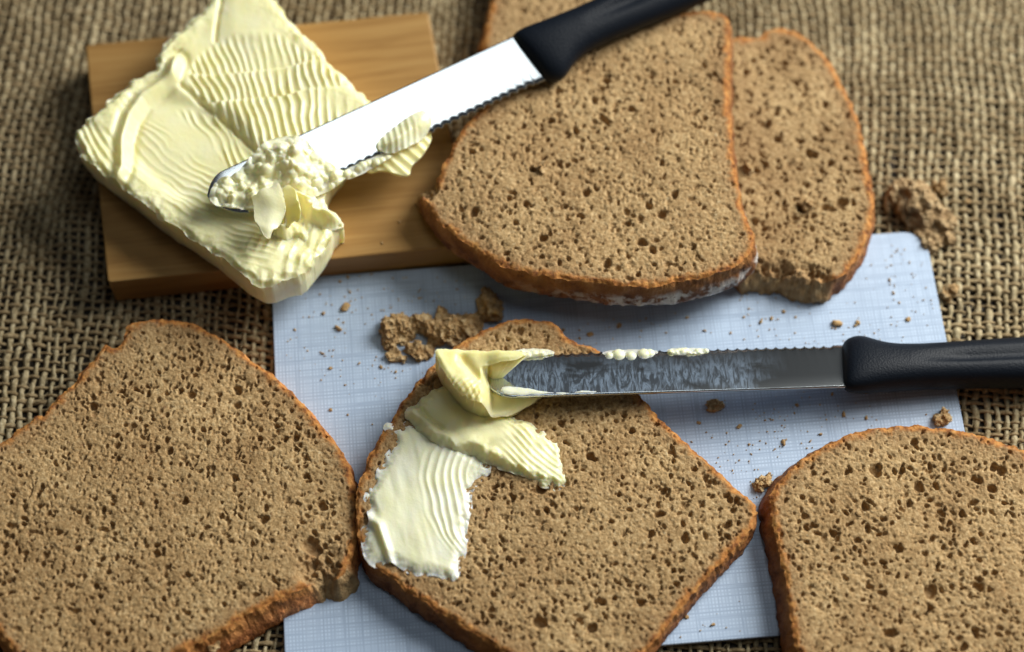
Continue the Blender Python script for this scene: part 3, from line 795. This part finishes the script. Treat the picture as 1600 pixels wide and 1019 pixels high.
def curl():
    zt = 2.9
    pts = [(676, 544), (700, 543), (742, 547), (790, 549), (826, 553), (812, 563), (785, 568), (764, 569), (760, 575), (768, 581), (820, 583), (862, 584), (855, 592), (832, 608), (800, 626), (770, 630), (742, 627), (716, 611), (698, 588), (684, 565)]
    def top(x, y, d):
        u, v = PX(x, y, np.full_like(x, zt))
        z = zt+.06*fbm(x*1.4, y*1.4, 101, 2)
        z += .05*np.exp(-(poly_dist(u, v, [(676, 545), (700, 580), (735, 606), (780, 615)])/9)**2)
        z += .07*(ridges((u*.75+v*.66)/9.0+.4*vn(u*.05, v*.05, 306), 1.6)-.4)*sst(.9, .15, d)*sst(585, 600, v)
        z -= .16*np.exp(-(poly_dist(u, v, [(722, 560), (738, 580), (760, 600)])/8)**2)
        z += .03*(ridges((u*.8-v*.5)/9+.5*vn(u*.03,v*.03,301), 1.5)-.5)*sst(590, 606, v)
        z += .16*sst(745, 800, u)*(1-sst(570, 580, v))
        low = sst(750, 770, u)*sst(571, 576, v)
        z = z*(1-low)+low*(1.38+.56*sst(568, 592, v)-.26*sst(596, 622, v)+.05*fbm(x*1.5, y*1.5, 305, 2))
        z -= .05*(1-sst(0, .12, d))
        return z
    def bot(x, y):
        u, v = PX(x, y, np.full_like(x, zt))
        thin = sst(756, 770, u)*(1-sst(572, 575, v))          # the thin leaf that bends over the blade
        return (BS+.18)*(1-thin)+(zt-.08)*thin
    def off(nx, ny, t): return (-.26*sst(.05, .22, t)+.20*t**1.5)*np.maximum(-ny+.25, 0)
    blob('butter_curl', 'thick curl of yellow butter standing at the tip of the lower knife', 'butter curl', pts, zt, top, bot, 'butter_yellow', .035, .03, 12, off=off, side=.035, seed=103, sf=1.6)
curl()

# ------------------------------------------------------------------ knives
def frame_from(tip_px, tip_z, jun_px, jun_z, roll, edge_sign):
    a = U(*tip_px, tip_z); b_ = U(*jun_px, jun_z)
    T = Vector((a[0], a[1], tip_z)); J = Vector((b_[0], b_[1], jun_z))
    ax = (J-T); L = ax.length; ax.normalize()
    up = Vector((0, 0, 1)); y = up.cross(ax).normalized()*edge_sign; z = ax.cross(y) if edge_sign > 0 else y.cross(ax)
    z.normalize()
    R = Matrix.Rotation(roll, 3, ax)
    y = R @ y; z = R @ z
    return J, ax, y, z, L
def knife(label, tip_px, tip_z, jun_px, jun_z, roll, edge_sign, steelm, width=1.9):
    J, ax, ey, ez, L = frame_from(tip_px, tip_z, jun_px, jun_z, roll, edge_sign)
    root = thing('table_knife', label, 'knife', tuple(J), 'serrated knives with black handles')
    flip = (ax.cross(ey)).dot(ez) < 0
    def W(x, y, z): return tuple(J+ax*x+ey*y+ez*z)
    # blade: x from -L (tip) to .6 inside the handle; y from spine to toothed edge
    xs = np.concatenate([np.linspace(-L, -L+1.6, 60)[:-1], np.arange(-L+1.6, .62, .028)])
    hw = width/2; V = []; F = []; al = []; ac = []
    ny = 9
    yy = np.array([0, .02, .3, .55, .75, .90, .94, .975, 1.0])
    tk = np.array([.058, .064, .060, .056, .0525, .050, .046, .018, .004])
    for x in xs:
        s = x+L
        # toothed edge sweeps round to meet the straight spine at the tip
        e = hw
        if s < 2.0: e = -hw+.60+(2*hw-.60)*(1-(1-s/2.0)**2.1)**.62
        sp = -hw+ (.55*(1-s/.9)**2.2 if s < .9 else 0)
        if s > 1.0 and x < -.25:
            ph = (s % .335)/.335; e += -.085*(1-(2*ph-1)**2)
            if ph < .06 or ph > .94: e += .012
        for side in (1, -1):
            for q, t in zip(yy, tk):
                V.append(W(x, sp+(e-sp)*q, side*t*min(1, .8+s*.6))); al.append(s/L); ac.append(q)
    n2 = 2*ny
    for i in range(len(xs)-1):
        a = i*n2; b_ = a+n2
        for k in range(ny-1):
            F.append((a+k, b_+k, b_+k+1, a+k+1)); F.append((a+ny+k, a+ny+k+1, b_+ny+k+1, b_+ny+k))
        F.append((a, a+ny, b_+ny, b_)); F.append((a+ny-1, b_+ny-1, b_+2*ny-1, a+2*ny-1))
    F.append(tuple(range(ny))+tuple(range(2*ny-1, ny-1, -1)))
    if flip: F = [f[::-1] for f in F]
    bl = mesh_obj('blade', V, F, M[steelm], root, tuple(J), dict(along=al, across=ac))
    # handle
    hx = [-.06, .0, .12, .28, .5, .75, 1.05, 1.4, 1.9, 2.6, 3.6, 4.8, 6.2, 7.8, 9.2, 10.2, 10.8, 11.15, 11.32, 11.38]
    he = [.90, 1.02, 1.12, 1.19, 1.21, 1.13, .96, .80, .70, .67, .70, .77, .84, .86, .84, .80, .66, .42, .18, .02]
    hs = [.90, .99, 1.05, 1.08, 1.08, 1.06, 1.03, 1.0, .97, .94, .93, .95, .99, 1.0, .97, .90, .74, .48, .20, .02]
    ht = [.20, .38, .50, .57, .62, .65, .67, .68, .68, .68, .69, .70, .72, .73, .72, .68, .55, .38, .18, .02]
    xs2 = np.concatenate([[hx[0], 0, .05], np.linspace(.12, 11.38, 86)])
    he2 = np.interp(xs2, hx, he); hs2 = np.interp(xs2, hx, hs); ht2 = np.interp(xs2, hx, ht)
    for _ in range(2):
        for arr in (he2, hs2, ht2): arr[3:-1] = (arr[2:-2]+2*arr[3:-1]+arr[4:])/4
    A = 40; V = []; F = []
    for x, e, s_, t in zip(xs2, he2, hs2, ht2):
        cy = (e-s_)/2; r = (e+s_)/2
        for k in range(A):
            a = 2*math.pi*k/A; c = math.cos(a); s = math.sin(a)
            y = cy+r*math.copysign(abs(c)**.85, c); z = t*math.copysign(abs(s)**.8, s)
            g_ = math.exp(-((y-cy+.12)/.17)**2)*min(1, max(0, (x-2.2)/2.0))*min(1, max(0, (10.8-x)/1.0))
            z *= 1-.34*g_
            V.append(W(x+.17*y*max(0, 1-x/3), y, z))
    for i in range(len(xs2)-1):
        for k in range(A):
            kn = (k+1) % A; F.append((i*A+k, i*A+kn, i*A+A+kn, i*A+A+k))
    F.append(tuple(range(A))[::-1]); F.append(tuple((len(xs2)-1)*A+k for k in range(A)))
    if not flip: F = [f[::-1] for f in F]
    h = mesh_obj('handle', V, F, M['nylon'], root, tuple(J))
    return lambda x, y, z=0: W(x, y, z), L
K1, L1 = knife('black-handled serrated knife lying across the centre bread slice, blade dull with grease', (758, 588), 1.95, (1320, 572), .95, math.radians(-17), 1, 'steel_smeared')
K2, L2 = knife('black-handled serrated knife at the top, bright blade resting on the butter block', (332, 322), 3.35, (828, 91), 3.12, math.radians(17), -1, 'steel_clean')

def on_blade(Kf, name, label, cat, poly, hfun, mat, res=.035, base=.055, rag=.02, seed=7, thick=None, group=None):
    """butter stuck on a blade: outline given in the blade's own frame (cm from handle, cm across)"""
    out = smooth_poly(poly, 1)
    g_ = gridslab(out, res, lambda x, y, d: base+hfun(x, y, d), base-.02 if thick is None else thick, K=4, side_amp=.02, side_freq=6, rag=rag, ragf=4, seed=seed)
    V, F = merged(g_)
    Wv = np.array([Kf(*p) for p in V])
    # orientation
    o0 = np.array(Kf(0, 0, 0)); nz = np.array(Kf(0, 0, 1))-o0; cr = np.cross(np.array(Kf(1, 0, 0))-o0, np.array(Kf(0, 1, 0))-o0)
    if np.dot(nz, cr) < 0: F = [f[::-1] for f in F]
    c = Wv.mean(0)
    o = mesh_obj(name, Wv, F, M[mat], None, tuple(c), dict(edge=np.concatenate([g_['d'], np.zeros(len(g_['WV']))])))
    return tag(o, label, cat, group)
def caps(x, y, pts):
    h = np.zeros_like(x)
    for cx, cy, r, k in pts:
        q = 1-((x-cx)**2+(y-cy)**2)/(r*r); h = np.maximum(h, np.sqrt(np.maximum(q, 0))*r*k)
    return h
# smears along the lower knife
rs = np.random.RandomState(12)
def k1_bits():
    def h1(x, y, d): return -.01+.07*sst(0, .16, d)+.02*fbm(x*2, y*5, 111, 2)
    on_blade(K1, 'butter_smear', 'pale butter smear along the straight back of the lower blade', 'butter smear',
        [(-L1+.3, -.66), (-L1+.6, -.52), (-L1+1.3, -.55), (-L1+1.9, -.74), (-L1+2.6, -.84), (-L1+3.3, -.74), (-L1+3.7, -.82), (-L1+4.1, -.88), (-L1+3.6, -.95), (-L1+2.5, -.96), (-L1+.6, -.96)], h1, 'butter_cold', seed=112)
    pts = [(-L1+4.25+q*.36+rs.randn()*.05, .76+rs.randn()*.05, rs.uniform(.12, .18), .7) for q in range(5)]
    pts[1] = (pts[1][0], .76, .22, .65); pts[3] = (pts[3][0], .76, .21, .65)
    on_blade(K1, 'butter_beads', 'row of rounded butter beads clinging to the teeth of the lower blade', 'butter bits',
        [(-L1+3.95, .62), (-L1+4.4, .48), (-L1+5.0, .50), (-L1+5.6, .50), (-L1+6.0, .66), (-L1+5.9, .95), (-L1+5.0, .98), (-L1+4.1, .96)],
        lambda x, y, d: caps(x, y, pts)-.01, 'butter_cold', seed=113)
    pts2 = [(-L1+6.4+q*.13+rs.randn()*.03, .80+rs.randn()*.05, rs.uniform(.08, .14), .7) for q in range(10)]
    on_blade(K1, 'butter_crumbs', 'thin strip of butter bits on the middle teeth of the lower blade', 'butter bits',
        [(-L1+6.25, .75), (-L1+6.8, .66), (-L1+7.6, .70), (-L1+7.8, .88), (-L1+7.0, .97), (-L1+6.3, .95)],
        lambda x, y, d: caps(x, y, pts2)+.01, 'butter_cold', seed=114)
    pts3 = [(-L1+.9+q*.16+rs.randn()*.04, .80+rs.randn()*.06, rs.uniform(.10, .17), .8) for q in range(8)]
    on_blade(K1, 'butter_crumbs', 'flaky butter bits on the teeth beside the rounded tip of the lower blade', 'butter bits',
        [(-L1+.85, .60), (-L1+1.3, .66), (-L1+2.0, .78), (-L1+2.5, .86), (-L1+2.2, 1.06), (-L1+1.5, 1.12), (-L1+.9, 1.0)],
        lambda x, y, d: caps(x, y, pts3)+.02, 'butter_cold', seed=115)
k1_bits()

# crumbled heap on the tip of the upper knife (blade frame: x toward handle, +y toward the teeth)
def k2_bits():
    r2 = np.random.RandomState(5)
    # lumps along the tip
    poly = [(-L2+.05, -.45), (-L2+.5, -.70), (-L2+1.2, -.62), (-L2+1.9, -.95), (-L2+2.6, -1.25), (-L2+3.3, -1.15), (-L2+3.9, -.75), (-L2+4.0, -.1), (-L2+4.3, .6), (-L2+4.7, 1.0), (-L2+4.2, 1.25), (-L2+3.2, 1.25), (-L2+2.0, 1.1), (-L2+1.2, .8), (-L2+.5, .35), (-L2+.0, .0)]
    P = smooth_poly(poly, 1)
    pts = []
    for k in range(330):
        a, b_ = r2.uniform(-L2, -L2+4.7), r2.uniform(-1.2, 1.25)
        pts.append((a, b_, .07+.17*r2.rand()**1.6, r2.uniform(.6, 1.5)))
    def h(x, y, d):
        mound = .34*sst(0, .6, d)*(1+.9*vn(x*1.3, y*1.3, 121))+.09*fbm(x*2.6, y*2.6, 221, 2)*sst(0, .3, d)
        return .02+mound+caps(x+.05*vn(x*6, y*6, 222), y+.05*vn(x*6, y*6, 223), pts)*.85
    on_blade(K2, 'butter_crumble', 'heap of crumbled pale butter lumps on the tip of the upper blade', 'butter bits', poly, h, 'butter_cold', .032, seed=122, rag=.04)
    # row of little lumps along the teeth
    pts2 = [(-L2+4.6+q*.22+r2.randn()*.03, 1.0+r2.randn()*.05, r2.uniform(.10, .17), 1.0) for q in range(8)]
    on_blade(K2, 'butter_crumbs', 'short row of butter lumps on the teeth of the upper blade', 'butter bits',
        [(-L2+4.4, .85), (-L2+5.4, .84), (-L2+6.3, .90), (-L2+6.4, 1.15), (-L2+5.4, 1.2), (-L2+4.5, 1.22)], lambda x, y, d: caps(x, y, pts2)+.01, 'butter_cold', seed=123)
    # ribbed curl stuck on the blade and hanging over the teeth
    def h2(x, y, d):
        return .16+.22*sst(0, .5, d)+.045*(ridges((x*1.0+y*.3)/.24+.5*vn(x*.8, y*.8, 325), 1.5)-.4)*(1-sst(-L2+7.3, -L2+7.7, x))+.09*vn(x*1.3, y*1.3, 125)
    on_blade(K2, 'butter_flake', 'ribbed butter flake stuck to the middle of the upper blade', 'butter flake',
        [(-L2+5.9, .55), (-L2+6.3, .35), (-L2+7.0, .18), (-L2+7.7, .05), (-L2+8.1, .15), (-L2+8.15, .62), (-L2+7.7, 1.0), (-L2+7.0, 1.1), (-L2+6.2, 1.05)], h2, 'butter_cold', .035, seed=126)
    def h3(x, y, d):
        return -.10-.25*np.clip(y-.9, 0, 2)+.05*(ridges((x*1.0-y*.4)/.33+.6*vn(x*.7, y*.7, 327), 1.4)-.5)+.10*vn(x*1.2, y*1.2, 127)
    on_blade(K2, 'butter_flake', 'pointed butter flake hanging below the teeth of the upper blade', 'butter flake',
        [(-L2+5.4, .95), (-L2+6.2, .9), (-L2+7.2, .85), (-L2+8.0, .8), (-L2+7.9, 1.15), (-L2+7.2, 1.55), (-L2+6.85, 1.62), (-L2+6.6, 1.95), (-L2+6.3, 1.75), (-L2+5.9, 1.35), (-L2+5.3, 1.2)], h3, 'butter_yellow', .035, seed=128, thick=-.42)
k2_bits()

# loose flakes of butter leaning on the crumbled heap
def flake(label, pts, z0, gx, gy, curlv, seed, mat='butter_yellow', th=.10):
    cx, cy = UL(pts, z0).mean(0)
    def top(x, y, d):
        return z0+(x-cx)*gx+(y-cy)*gy+curlv*((x-cx)**2-(y-cy)**2*.5)+.09*fbm(x*1.3, y*1.3, seed, 2)+.03*vn(x*.8+y*3.5, y*.6, seed+1)
    blob('butter_flake', label, 'butter flake', pts, z0, top, lambda x, y: top(x, y, 0)-th, mat, .035, .07, 3, side=.015, seed=seed, ragf=2.2, group='butter flakes below the tip of the upper knife')
flake('large pale butter flake lying over the crumbled heap', [(386, 304), (398, 310), (412, 300), (428, 297), (436, 291), (441, 306), (447, 322), (440, 338), (434, 350), (424, 356), (420, 370), (410, 364), (403, 352), (396, 342), (398, 325)], 3.9, -.22, .30, -.16, 131, 'butter')
flake('narrow yellow butter flake standing just right of the large pale flake', [(438, 300), (448, 288), (462, 296), (466, 312), (472, 332), (468, 346), (456, 340), (446, 350), (441, 335), (445, 318)], 3.7, .55, .2, .35, 132)
def clump():
    def top(x, y, d):
        u, v = PX(x, y, np.full_like(x, 3.1))
        r = 1-np.abs(fbm(x*1.1+.3*y, y*.9, 241, 3))*1.5
        return 2.72+.55*sst(0, .45, d)+.42*(r-.5)*sst(0, .3, d)+.06*fbm(x*4, y*4, 242, 2)-.22*sst(500, 540, u)
    blob('butter_clump', 'ragged folded clump of soft yellow butter below the upper knife tip', 'butter', [(408, 330), (420, 300), (450, 285), (488, 292), (500, 305), (498, 318), (520, 322), (538, 340), (524, 346), (505, 350), (492, 345), (486, 362), (476, 374), (462, 366), (452, 378), (440, 386), (428, 374), (418, 362), (424, 348)], 3.1, top, 2.35, 'butter', .032, .09, 6, side=.04, seed=243, ragf=2.0)
clump()

# ------------------------------------------------------------------ crumbs and torn pieces
def lump_mesh(r, seed, sub=3, amp=.35, sx=1, sy=1, sz=.75):
    import bmesh
    bm = bmesh.new(); bmesh.ops.create_icosphere(bm, subdivisions=sub, radius=1)
    V = np.array([v.co[:] for v in bm.verts]); F = [[v.index for v in f.verts] for f in bm.faces]; bm.free()
    n = fbm(V[:, 0]*1.6+V[:, 2]*1.1+seed, V[:, 1]*1.6-V[:, 2]*.9, seed % 50+140, 4)
    V = V*(1+amp*n)[:, None]*np.array([sx, sy, sz])*r
    V[:, 2] = np.maximum(V[:, 2], -.55*r*sz)
    return V, F
mm, nt, b = new_mat('torn_crumb')
nt.links.new(ramp(nt, noise(nt, 260, 5, .7), [(.3, (.28, .16, .07)), (.5, (.50, .34, .17)), (.7, (.72, .56, .33))]), b.inputs['Base Color'])
b.inputs['Roughness'].default_value = .9
bump(nt, b, noise(nt, 1200, 4, .7), .0009, .8)
M['bit'] = mm
mm, nt, b = new_mat('pale_crumb')
nt.links.new(ramp(nt, noise(nt, 500, 3), [(.3, (.34, .19, .07)), (.5, (.54, .35, .16)), (.72, (.72, .55, .31))]), b.inputs['Base Color'])
b.inputs['Roughness'].default_value = .9
bump(nt, b, noise(nt, 1500, 4, .7), .0008, .8)
M['pale_crumb'] = mm

def torn_piece(label, parts, zb, seed, mat='pale_crumb', crusty=()):
    """irregular torn bread: overlapping rough lumps (px, py, radius px, height factor) fused into one skin"""
    cs = U(parts[0][0], parts[0][1], zb)
    Vs, Fs = [], []; n = 0
    for k, (a, b_, r, hz) in enumerate(parts):
        rr = r*1.22/44.8; p = U(a, b_, zb+rr*.5)
        V, F = lump_mesh(rr, seed+k, 4, .42, 1, 1, hz)
        V = V+np.array([p[0], p[1], zb+rr*hz*.55])
        Vs.append(V); Fs += [[i+n for i in f] for f in F]; n += len(V)
    o = mesh_obj('torn_bread_piece', np.concatenate(Vs), Fs, M[mat], None, (cs[0], cs[1], zb))
    rm = o.modifiers.new('fuse', 'REMESH'); rm.mode = 'VOXEL'; rm.voxel_size = .00028; rm.use_smooth_shade = True
    tx = bpy.data.textures.new('rough', 'CLOUDS'); tx.noise_scale = .0022; tx.noise_depth = 4
    dm = o.modifiers.new('rough', 'DISPLACE'); dm.texture = tx; dm.strength = .0030; dm.mid_level = .5
    tx2 = bpy.data.textures.new('pits', 'CLOUDS'); tx2.noise_scale = .0008; tx2.noise_depth = 2; tx2.noise_type = 'HARD_NOISE'
    dm2 = o.modifiers.new('pits', 'DISPLACE'); dm2.texture = tx2; dm2.strength = .0010; dm2.mid_level = .5
    return tag(o, label, 'bread crumb')
torn_piece('long curled strip of torn crumb on the printed board above the centre slice',
    [(625, 508, 20, .7), (608, 518, 11, .8), (606, 535, 10, .7), (613, 552, 9, .6), (626, 560, 7, .5), (650, 505, 13, .8), (672, 512, 16, .8), (695, 510, 19, .8), (712, 515, 17, .8), (730, 508, 16, .7), (742, 502, 10, .7), (680, 528, 12, .6), (648, 545, 12, .7), (655, 556, 7, .6), (668, 550, 9, .5), (640, 520, 9, .6)], .0, 10)
torn_piece('upright crumb lump on the printed board just below the large upper slice', [(762, 472, 14, 1.1), (768, 486, 15, 1.0), (756, 468, 8, 1.0), (772, 476, 10, .9)], .0, 40)
torn_piece('chunk of torn crust on the burlap right of the upper bread slices',
    [(1405, 300, 17, 1.0), (1425, 308, 20, 1.0), (1440, 300, 13, .9), (1440, 328, 24, .9), (1462, 345, 24, .8), (1480, 350, 14, .7), (1458, 370, 19, .7), (1475, 372, 12, .6), (1415, 322, 15, .9), (1395, 315, 12, .8)], ZC, 60, 'bit')
torn_piece('small crumb clump on the burlap just behind the torn crust chunk', [(1468, 290, 9, .8), (1474, 296, 7, .7)], ZC, 90)
torn_piece('pale crumb on the burlap beside the right edge of the printed board', [(1485, 455, 8, .9), (1480, 462, 8, .8), (1491, 450, 6, .8)], ZC, 95)
torn_piece('crumb on the printed board between the lower knife handle and the lower right slice', [(1474, 652, 10, .8), (1482, 655, 6, .7), (1467, 655, 6, .7)], 0, 98)
torn_piece('crumb beside the left end of the lower right bread slice', [(1186, 758, 8, .8), (1193, 752, 7, .8), (1200, 748, 6, .6)], 0, 105)
torn_piece('crumb on the printed board just below the middle of the lower blade', [(1116, 633, 8, .6), (1124, 634, 7, .6)], 0, 110)
torn_piece('brown crumb resting in a pore of the large upper slice', [(845, 262, 7, .8), (851, 258, 5, .8)], 2.38, 112)
torn_piece('crumb lying on the right part of the underlying upper slice', [(1262, 320, 8, .8), (1254, 316, 5, .8)], 1.06, 115)
torn_piece('orange crumb lying at the seam between the two upper slices', [(1167, 262, 8, .8), (1172, 268, 5, .8)], 1.06, 118)
torn_piece('white floury flake under the lower edge of the lower left slice', [(333, 1008, 7, .6), (338, 1003, 5, .6)], .55, 121)

shapes = [mesh_obj('bread_crumb', *lump_mesh(.09, 300+k, 2, .5, 1, random.uniform(.7, 1), .8), M['pale_crumb']) for k in range(6)]
used = [False]*6
def crumb(px, py, size, z=0.0, label='tiny rye crumb on the pale printed board', group='tiny crumbs scattered on the printed board'):
    k = random.randrange(6)
    o = shapes[k] if not used[k] else shapes[k].copy()
    if used[k]: COL.objects.link(o)
    used[k] = True
    s = size/44.8/.18
    p = U(px, py, z)
    o.location = (p[0]*CM, p[1]*CM, (z+.03*s)*CM); o.scale = (s, s*random.uniform(.7, 1.1), s*random.uniform(.6, .9))
    o.rotation_euler = (0, 0, random.uniform(0, 6.28))
    tag(o, label, 'crumb', group)
named = [(540, 481, 14, 'reddish crumb on the board left of the torn strip, beside a paler one'),
 (529, 514, 13, 'pale crumb casting a small shadow, left of the torn strip'),
 (967, 509, 10, 'crumb above the middle of the lower blade, biggest there'),
 (922, 523, 9, 'orange crumb next to the top of the centre slice'),
 (1308, 506, 14, 'elongated crumb above the bulge of the lower knife handle'),
 (1340, 505, 9, 'round crumb right of the elongated crumb above the handle'),
 (1189, 503, 9, 'crumb below the torn edge of the upper right slice'),
 (1155, 667, 8, 'crumb on the board right of the centre slice'),
 (1224, 692, 11, 'crumb nearest to the domed crust of the lower right slice'),
 (1318, 648, 9, 'crumb between the lower knife and the lower right slice'),
 (1114, 976, 7, 'crumb near the lower edge of the board beside the centre slice'),
 (1073, 964, 7, 'crumb tight against the lower right crust of the centre slice'),
 (1419, 499, 8, 'crumb near the right edge of the board above the handle')]
for a, b_, s, l in named: crumb(a, b_, s, 0, l, None)
tiny = [(458, 450), (435, 461), (500, 459), (532, 440), (542, 434), (546, 457), (507, 490), (562, 433), (579, 430), (517, 577), (503, 551), (508, 558), (541, 522), (537, 504), (459, 516), (611, 480), (597, 485), (653, 466), (655, 457), (693, 482), (714, 453), (596, 574), (620, 581), (560, 569), (545, 650), (538, 600), (515, 640),
 (1155, 470), (1171, 483), (1162, 494), (1204, 497), (1215, 501), (1182, 515), (1172, 511), (1226, 488), (1243, 494), (1142, 521), (1394, 402), (1400, 394), (1391, 437), (1395, 460), (1392, 415), (1429, 465), (1441, 468), (1430, 489), (1407, 475), (1338, 511), (1326, 513), (1305, 514), (1333, 527), (1300, 617), (1245, 632), (1240, 645), (1206, 655), (1194, 656), (1172, 695), (1175, 708), (1197, 693), (1220, 698), (1228, 687), (1265, 689), (1281, 678), (1090, 660), (1080, 690), (1355, 652), (1447, 650), (880, 515), (905, 530), (1010, 500), (1040, 520), (1075, 498), (1100, 515)]
for a, b_ in tiny: crumb(a+random.uniform(-2, 2), b_+random.uniform(-2, 2), random.choice([3, 3.5, 4, 5, 6]))
for a, b_, s, l in [(624, 347, 5, 'tiny crumb on the wooden board near the left corner of the large upper slice'), (597, 380, 5, 'tiny crumb near the front edge of the wooden board')]: crumb(a, b_, s, WT, l, None)
for a, b_, s, l in [(1459, 205, 9, 'crumb on the burlap high on the right'), (1512, 315, 9, 'orange crumb on the burlap right of the torn crust chunk')]: crumb(a, b_, s, ZC-.05, l, None)
for a, b_, s, l in [(1342, 803, 10, 'white flour speck on the lower right bread slice')]: crumb(a, b_, s, 1.08, l, None)

# the finest crumb dust on the printed board
def dust():
    r = np.random.RandomState(77); V = []; F = []
    cl = [(540, 480), (480, 560), (640, 470), (700, 480), (1190, 500), (1320, 510), (1400, 420), (1430, 480), (1230, 650), (1190, 690), (1330, 640), (970, 510), (600, 580), (900, 525), (1080, 700), (1110, 980), (1180, 760)]
    for k in range(420):
        c = cl[r.randint(len(cl))]; px, py = c[0]+r.randn()*38, c[1]+r.randn()*26
        p = U(px, py, 0)
        q = p-np.array([-8.484, 1.802]); cs, sn = math.cos(.085), math.sin(.085)
        qx, qy = q[0]*cs+q[1]*sn, -q[0]*sn+q[1]*cs
        if not (.2 < qx < 23.1 and -14.1 < qy < -.2): continue
        s_ = r.uniform(.018, .045); n = len(V)
        for dx, dy, dz in ((1, 0, 0), (-1, 0, 0), (0, 1, 0), (0, -1, 0), (0, 0, 1), (0, 0, -.4)):
            V.append((p[0]+dx*s_*r.uniform(.6, 1.2), p[1]+dy*s_*r.uniform(.6, 1.2), .4*s_+dz*s_*.8))
        for a_, b_, c_ in ((0, 2, 4), (2, 1, 4), (1, 3, 4), (3, 0, 4), (2, 0, 5), (1, 2, 5), (3, 1, 5), (0, 3, 5)): F.append((n+a_, n+b_, n+c_))
    o = mesh_obj('crumb_dust', V, F, M['pale_crumb'], None, (0, 0, 0), smooth=False)
    tag(o, 'fine bread crumb dust sprinkled over the printed board', 'crumb dust', kind='stuff')
dust()
